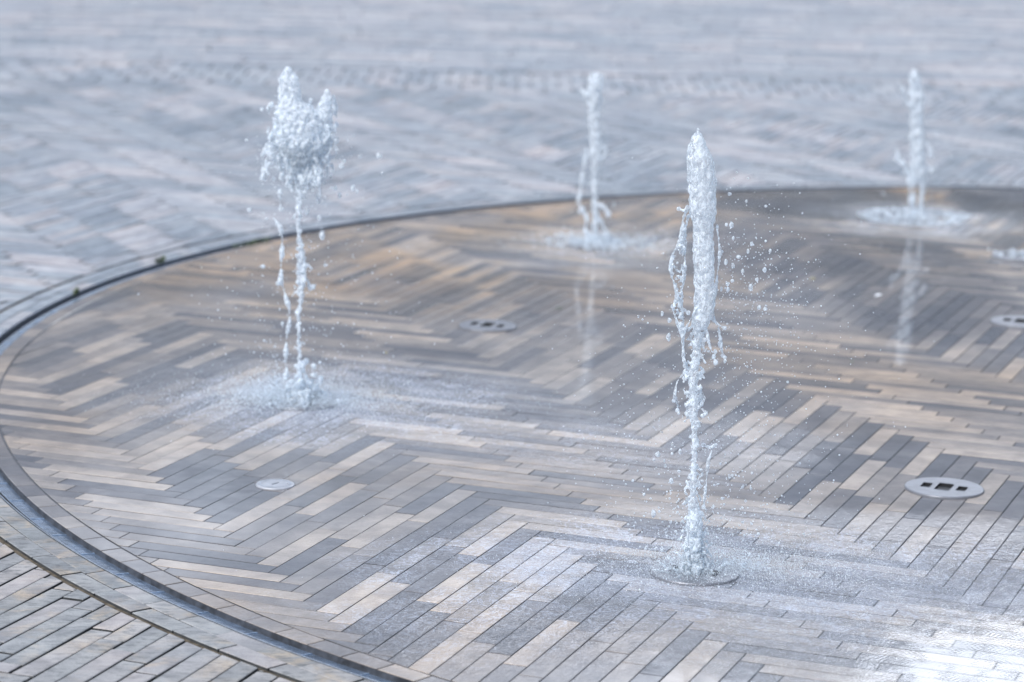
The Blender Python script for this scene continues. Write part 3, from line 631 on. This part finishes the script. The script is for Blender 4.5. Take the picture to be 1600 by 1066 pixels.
J2s= [[(-0.079, 0.737), (-0.057, 0.716)], [(-0.047, 0.456), (-0.062, 0.348), (-0.077, 0.218), (-0.082, 0.194), (-0.054, 0.169), (-0.066, 0.157)], [(-0.054, 0.163), (-0.034, 0.117), (-0.048, 0.07), (-0.026, 0.046)], [(0.019, 0.196), (0.047, 0.181), (0.063, 0.151)], [(0.008, 0.149), (0.034, 0.103), (0.06, 0.051)], [(0.035, 0.474), (0.048, 0.443), (0.025, 0.412)]]
J4 = [(0.76, -0.053, -0.027), (0.737, -0.068, -0.006), (0.688, -0.069, 0.013), (0.622, -0.062, 0.026), (0.54, -0.054, 0.024), (0.458, -0.05, 0.029), (0.376, -0.046, 0.046), (0.31, -0.039, 0.043), (0.27, -0.04, 0.055), (0.21, -0.037, 0.055)]
J4b = [(0.227, 0.014, 0.061), (0.161, 0.018, 0.054), (0.078, 0.019, 0.045), (0.004, 0.013, 0.053)]
J4s= [[(-0.1, 0.67), (-0.089, 0.637), (-0.071, 0.605), (-0.05, 0.579)], [(-0.111, 0.357), (-0.096, 0.32), (-0.074, 0.291), (-0.052, 0.249), (-0.036, 0.192)], [(-0.108, 0.307), (-0.074, 0.288)], [(0.038, 0.403), (0.063, 0.361), (0.068, 0.334)], [(0.058, 0.271), (0.079, 0.252)], [(-0.036, 0.242), (-0.031, 0.143), (-0.02, 0.06), (-0.013, 0.003)], [(-0.013, 0.243), (-0.011, 0.143), (-0.004, 0.01)]]
DR3 = [(0.061, 1.075), (0.101, 1.068), (0.049, 1.002), (0.065, 0.996), (0.126, 0.939), (0.114, 0.924), (0.054, 0.892), (0.076, 0.878), (0.176, 0.925), (0.101, 0.867), (0.057, 0.839), (0.066, 0.807), (0.15, 0.769), (0.171, 0.758), (0.159, 0.878), (0.086, 0.913), (0.042, 0.919), (-0.119, 0.751), (-0.098, 0.732), (-0.098, 0.681), (-0.092, 0.768), (0.046, 0.813), (0.031, 0.648), (0.059, 0.623), (0.034, 0.619), (0.049, 0.655), (0.013, 0.648), (0.156, 1.054), (-0.183, 0.737), (0.073, 0.843), (0.128, 0.817), (0.142, 0.844), (0.072, 0.958)]
DR3b = [(0.034, 0.617), (0.063, 0.621), (-0.075, 0.373), (-0.077, 0.353), (-0.115, 0.339), (-0.091, 0.3), (-0.053, 0.291), (-0.051, 0.341), (0.048, 0.251), (0.095, 0.288), (0.085, 0.291), (0.012, 0.283), (0.043, 0.204), (-0.119, 0.157), (-0.103, 0.164), (-0.074, 0.261), (-0.095, 0.317), (0.154, 0.237), (0.125, 0.256), (-0.062, 0.465), (-0.138, 0.054), (0.068, 0.225)]
DR1 = [[(-0.152, 1.032), (0.106, 1.054), (0.02, 1.072), (0.14, 0.866), (0.132, 0.85), (0.26, 0.882), (0.194, 0.879), (0.057, 0.745), (0.047, 0.718), (0.01, 0.683), (-0.137, 0.799), (-0.108, 0.791), (0.183, 0.753), (0.107, 0.765), (0.123, 0.736), (-0.189, 0.686), (0.172, 0.771), (-0.201, 0.929), (0.102, 0.954), (0.113, 0.933), (0.09, 0.872)], [(0.064, 0.599), (0.037, 0.414), (0.081, 0.503), (-0.056, 0.103), (-0.143, 0.481), (-0.074, 0.276), (0.057, 0.667), (0.089, 0.871), (0.046, 0.735)]]

def jet(name_label, pos):
    return empty('water_jet', (pos[0], pos[1], .004), name_label, 'fountain jet', 'fountain jets rising from the paving')
# --- front jet, in focus
j = jet('tall sharp smooth-topped water jet with clear peaked column, nearest the camera', JETS['j3'])
pts = body(J3, .006, .009, .020, 1.1, .9, core=.84) + body(J3b, .005, .0035, .0085, 1.0, 1.0, core=.5) + crumbs(J3b, 100)
fuse('water_column', pts, .0030, M_jet, j, 9, .0065)
sp = []
for k, s in enumerate(J3s): sp += strand(s, .0045 if k < 2 else .0035, .0035)
# torn film between the left strands
a, b = J3s[0], J3s[1]
for _ in range(260):
    z = random.uniform(.60, 1.0); xa = np.interp(z, [q[1] for q in a[::-1]], [q[0] for q in a[::-1]]); xb = np.interp(z, [q[1] for q in b[::-1]], [q[0] for q in b[::-1]])
    u = random.random(); sp.append((xa + (xb - xa) * u, -.01 + random.uniform(-.01, .01), z, random.uniform(.0018, .0045)))
fuse('water_strand', sp, .0022, M_jet, j, 1, .003)
base = []
for _ in range(800):
    a = random.uniform(0, 6.283); q = random.random() ** .8; z = random.expovariate(1 / .055)
    w = .022 + .035 * math.exp(-z / .05); base.append((q * w * math.cos(a), q * w * math.sin(a), min(z, .30), random.uniform(.0025, .0048)))
base += radial_splash(45, .02, .10, .05, .0032)
fuse('splash', base, .003, M_jetw, j, 1, .006)
dr = blobs(DR3, .003, .0062) + blobs(DR3b, .0032, .007)
dr += side_spray(520, .80, .13, .075, .13, .0008, .0022) + side_spray(1300, .42, .28, .20, .05, .0007, .0019) + side_spray(420, .14, .10, .12, .03, .001, .0034)
dr += ground_spray(11000, .80, .46, .018, .0005, .0014, .14, .04, .75) + ground_spray(5000, .15, .12, .06, .0005, .0014)
add_drops(j, dr, M_mist)
# --- left jet with the double crown
j = jet('left water jet with broad frothy double-peaked crown and ragged falling strands', JETS['j1'])
pts = body(J1, .005, .0045, .011, 1.5, .7, core=.22) + body(J1h, .007, .005, .011, .8, .6) + body(J1b, .006, .0034, .0065, .55, .8, core=.22) + crumbs(J1b, 30)
fuse('water_column', pts, .0034, M_jetw, j, 5, .008)
sp = []
for s in J1s: sp += strand(s, .0058, .0048, bead=.7)
for _ in range(150):                                             # ragged fringe under the crown
    x = random.uniform(-.125, .11); z = random.uniform(.82, .98) - .03 * math.cos(x * 26); l = random.uniform(.03, .10) * (1 - abs(x) * 4)
    sp += strand([(x, z), (x + random.uniform(-.012, .012), z - l * .5), (x + random.uniform(-.016, .016), z - l)], .0050, .0030)
fuse('water_strand', sp, .0028, M_jetw, j, 1, .004)
base = []
for _ in range(300):
    a = random.uniform(0, 6.283); q = random.random() ** .8; z = random.expovariate(1 / .035)
    base.append((q * .07 * math.cos(a), q * .06 * math.sin(a), min(z, .14), random.uniform(.004, .011)))
base += radial_splash(70, .02, .16, .05, .004)
fuse('splash', base, .0036, M_jetw, j, 1, .006)
dr = blobs(DR1[0], .005, .0095) + blobs(DR1[1], .006, .011)
dr += side_spray(260, .90, .09, .075, -.01, .0014, .0038) + side_spray(320, .62, .24, .13, .02, .001, .0028) + side_spray(340, .2, .16, .2, 0, .001, .0026)
dr += ground_spray(15000, .62, .42, .030, .0006, .0016, .06, .0, .8) + ground_spray(3500, .24, .22, .035, .0009, .0028, -.1, .02) 
add_drops(j, dr, M_mist)
# --- two soft jets behind
j = jet('thin curly-topped water jet in the middle distance, behind the other jets', JETS['j2'])
fuse('water_column', body(J2, .008, .006, .013, .9, .8, core=.35), .0045, M_jetf, j, 1, .018)
sp = []
for s in J2s: sp += strand(s, .0075, .008)
fuse('water_strand', sp, .004, M_jetf, j, 1, .005)
base = [(random.gauss(0, .05), random.gauss(0, .05), abs(random.gauss(0, .012)), random.uniform(.004, .009)) for _ in range(150)] + radial_splash(60, .03, .26, .035, .005)
fuse('splash', base, .0045, M_jetf, j, 1, .005)
add_drops(j, side_spray(60, .2, .2, .09, 0, .002, .005) + ground_spray(1500, .36, .34, .012, .002, .004, .04, 0), M_mist, maxparts=30)
j = jet('far right water jet with blunt forked top standing in a foamy ring', JETS['j4'])
fuse('water_column', body(J4, .008, .006, .014, .9, .8, core=.45) + body(J4b, .008, .005, .010, .8, .8), .0045, M_jetf, j, 1, .018)
sp = []
for k, s in enumerate(J4s): sp += strand(s, .0075, .0075)
fuse('water_strand', sp, .004, M_jetf, j, 1, .005)
base = [(random.gauss(0, .05), random.gauss(0, .05), abs(random.gauss(0, .012)), random.uniform(.004, .009)) for _ in range(150)] + radial_splash(80, .17, .26, .025, .005) + radial_splash(60, .03, .2, .03, .005)
fuse('splash', base, .0045, M_jetf, j, 1, .005)
add_drops(j, side_spray(50, .25, .2, .08, 0, .002, .005) + ground_spray(900, .27, .27, .010, .002, .0045, 0, 0, .25), M_mist, maxparts=30)

# ------------------------------------------------------------------ steel plates and caps
PLA = A2
def round_poly(cx, cy, hx, hy, ang, n=6, rc=.3):
    pts = []
    for sx, sy, a0 in ((1, 1, 0), (-1, 1, 90), (-1, -1, 180), (1, -1, 270)):
        rx = rc * min(hx, hy)
        for k in range(n):
            a = math.radians(a0 + 90 * k / (n - 1)); pts.append(((hx - rx) * sx + rx * math.cos(a), (hy - rx) * sy + rx * math.sin(a)))
    c, s = math.cos(ang), math.sin(ang)
    return [(cx + x * c - y * s, cy + x * s + y * c) for x, y in pts]
def plate_mesh(R, slots, z=.0090, n=72):
    """disc with bevelled rim and real slot openings (filled by scan-fill)"""
    import bmesh
    from mathutils.geometry import delaunay_2d_cdt
    outer = [((R - .004) * math.cos(2 * math.pi * k / n), (R - .004) * math.sin(2 * math.pi * k / n)) for k in range(n)]
    vs = list(outer); edges = [(k, (k + 1) % n) for k in range(n)]; b = n
    for s in slots:
        vs += s; edges += [(b + k, b + (k + 1) % len(s)) for k in range(len(s))]; b += len(s)
    r = delaunay_2d_cdt([Vector(p) for p in vs], edges, [], 0, 1e-6)
    def inside(p, poly):
        c = False
        for i in range(len(poly)):
            (x1, y1), (x2, y2) = poly[i - 1], poly[i]
            if (y1 > p[1]) != (y2 > p[1]) and p[0] < (x2 - x1) * (p[1] - y1) / (y2 - y1) + x1: c = not c
        return c
    V = [(p.x, p.y, z) for p in r[0]]; Fc = []
    for t in r[2]:
        c = (sum(r[0][i].x for i in t) / 3, sum(r[0][i].y for i in t) / 3)
        if any(inside(c, s) for s in slots) or not inside(c, outer): continue
        Fc.append(tuple(t))
    k = len(V)
    prof = [(R - .004, z), (R - .0015, z - .001), (R, z - .003), (R, -.004)]
    for rr, zz in prof:
        V += [(rr * math.cos(2 * math.pi * q / n), rr * math.sin(2 * math.pi * q / n), zz) for q in range(n)]
    for i in range(len(prof) - 1):
        for q in range(n):
            q2 = (q + 1) % n; Fc.append((k + i * n + q, k + (i + 1) * n + q, k + (i + 1) * n + q2, k + i * n + q2))
    for s in slots:                                             # slot walls
        k = len(V); m = len(s); V += [(x, y, z) for x, y in s] + [(x, y, z - .009) for x, y in s]
        for q in range(m):
            q2 = (q + 1) % m; Fc.append((k + q, k + q2, k + m + q2, k + m + q))
    return mesh('plate', V, Fc)
def slots_std():
    return [round_poly(0, 0, .024, .042, 0), round_poly(-.057, 0, .015, .027, 0), round_poly(.057, 0, .015, .027, 0)]
def nozzle_plate(pos, label, R=.126, group='round slotted steel plates set in the fountain floor', nm='nozzle_plate'):
    o = empty(nm, (pos[0], pos[1], 0), label, 'nozzle plate', group, PLA)
    pl = link('plate', plate_mesh(R, slots_std()), M_plate, o)
    pl.data.materials.append(M_dark)
    for p_ in pl.data.polygons:
        if abs(p_.normal.z) < .2 and math.hypot(p_.center.x, p_.center.y) < R - .01: p_.material_index = 1
    for s, sc in zip(slots_std(), (1.25, 1.4, 1.4)):
        cx_ = sum(p[0] for p in s) / len(s); cy_ = sum(p[1] for p in s) / len(s)
        n = len(s); out = [(cx_ + (p[0] - cx_) * 1.06, cy_ + (p[1] - cy_) * 1.06) for p in s]
        V = [(p[0], p[1], .0009) for p in out]; link('slot', mesh('slot', V, [tuple(range(n))]), M_dark, o)
        # raised lip round the slot
        V = []; Fc = []
        for p in s:
            dx, dy = p[0] - cx_, p[1] - cy_; L = math.hypot(dx, dy)
            for e, hgt in ((.0008, .0093), (.0025, .0107), (.0045, .0093)): V.append((p[0] + dx / L * e, p[1] + dy / L * e, hgt))
        for q in range(n):
            q2 = (q + 1) % n; Fc += [(3 * q, 3 * q + 1, 3 * q2 + 1, 3 * q2), (3 * q + 1, 3 * q + 2, 3 * q2 + 2, 3 * q2 + 1)]
        link('slot_rim', mesh('slot_rim', V, Fc), M_plate, o, True)
    return o
nozzle_plate(JETS['j3'], 'slotted steel plate under the tall front jet, washed over by water')
nozzle_plate(JETS['j1'], 'slotted steel plate under the frothy double-crowned left jet')
nozzle_plate(JETS['j2'], 'slotted steel plate under the thin curly-topped jet in the middle distance')
nozzle_plate(JETS['j4'], 'slotted steel plate inside the foamy ring of the far right jet')
nozzle_plate((1.388, 8.552), 'sharp pale steel plate with three black slots, right of the front jet, no water rising')
nozzle_plate((-.1, 11.025), 'blurred idle steel plate with three slots between the left jet and the middle jet', R=.118)
nozzle_plate((2.128, 11.376), 'idle steel plate cut by the right edge of the photo, halfway up')
nozzle_plate((2.404, 13.03), 'bubbling steel plate at the right edge beside the far right jet')
bub = empty('bubbling_water', (2.404, 13.03, .006), 'low foamy bubbling over a steel plate at the right edge', 'bubbling water')
fuse('foam_mound', [(random.gauss(0, .07), random.gauss(0, .05), abs(random.gauss(0, .012)), random.uniform(.004, .008)) for _ in range(90)], .004, M_jet, bub, 1, .004)
# small round cap near the left jet
cap = empty('access_cap', (-.732, 8.41, 0), 'small pale round metal cap with a short key slot, in front of the left jet', 'floor cap', None, PLA)
link('cap_plate', plate_mesh(.061, [round_poly(0, .002, .0032, .018, -.25, 4), round_poly(.040, .012, .0022, .009, 1.0, 4)], .005), M_cap, cap)
V, Fc = [], []
for r0, r1 in ((.046, .049),):
    for k in range(48):
        a = 2 * math.pi * k / 48; V += [(r0 * math.cos(a), r0 * math.sin(a), .0054), (r1 * math.cos(a), r1 * math.sin(a), .0054)]
    for k in range(48): Fc.append((2 * k, 2 * k + 1, 2 * ((k + 1) % 48) + 1, 2 * ((k + 1) % 48)))
link('groove', mesh('groove', V, Fc), M_steel, cap)
link('key_slot', mesh('key_slot', [(-.005, -.018, .0008), (.012, -.018, .0008), (.012, .02, .0008), (-.005, .02, .0008)], [(0, 1, 2, 3)]), M_dark, cap)

# ------------------------------------------------------------------ weeds and litter
M_weed = plain('weed_leaf', (.06, .09, .04), .6, noise=.4, nscale=60)
M_yellow = plain('yellow_leaf', (.52, .44, .14), .6, noise=.3, nscale=60)
M_chip = plain('white_chip', (.75, .77, .8), .4)
def weed(x, y, n, sx, sy, hgt, label, ang=0):
    V, Fc = [], []
    for _ in range(n):
        u, w_ = random.gauss(0, sx), random.gauss(0, sy); px, py = u * math.cos(ang) - w_ * math.sin(ang), u * math.sin(ang) + w_ * math.cos(ang)
        a = random.uniform(0, 6.28); L = random.uniform(.4, 1) * hgt; dx, dy = math.cos(a) * L * .7, math.sin(a) * L * .7; wx, wy = -math.sin(a) * .0025, math.cos(a) * .0025
        k = len(V); V += [(px - wx, py - wy, -.004), (px + wx, py + wy, -.004), (px + dx * .5 + wx * 1.5, py + dy * .5 + wy * 1.5, L * .8), (px + dx * .5 - wx * 1.5, py + dy * .5 - wy * 1.5, L * .8), (px + dx, py + dy, L * .9)]
        Fc += [(k, k + 1, k + 2, k + 3), (k + 3, k + 2, k + 4)]
    o = link('weed', mesh('weed', V, Fc), M_weed); o.location = (x, y, 0)
    return tag(o, label, 'weed', 'weeds growing in the channel joint')
weed(-1.857, 11.535, 26, .016, .004, .030, 'small mossy tuft in the channel joint at the left, nearest of the weeds', 1.25)
weed(-1.600, 12.33, 22, .014, .006, .040, 'upright little tuft in the channel joint, middle of the three weeds', 1.1)
weed(-1.22, 12.93, 60, .075, .006, .022, 'long low streak of green weed along the channel joint, left of the double-crowned jet', .95)
def leaf(name, x, y, s, mat, label, a):
    V = [(-s, 0, .002), (-.3 * s, .35 * s, .004), (.5 * s, .3 * s, .006), (s, 0, .004), (.5 * s, -.3 * s, .003), (-.3 * s, -.35 * s, .003)]
    o = link(name, mesh(name, V, [(0, 5, 4, 3, 2, 1)]), mat); o.location = (x, y, .002); o.rotation_euler = (0, 0, a); return tag(o, label, name.replace('_', ' '))
leaf('green_leaf', .193, 11.432, .022, M_weed, 'tiny green leaf on the wet paving left of the thin middle jet reflection', .5)
leaf('green_leaf', 1.318, 10.485, .014, M_weed, 'tiny green scrap lying between the front jet and the far right jet reflection', 1.5)
leaf('yellow_leaf', 1.348, 12.293, .014, M_yellow, 'tiny yellow leaf on dark wet paving left of the far right jet', .2)
leaf('yellow_leaf', -.485, 10.447, .012, M_yellow, 'tiny yellow leaf on the paving right of the left jet', 2.)
leaf('white_chip', 1.598, 11.918, .028, M_chip, 'small white sliver on the wet paving left of the far right jet reflection', .9)
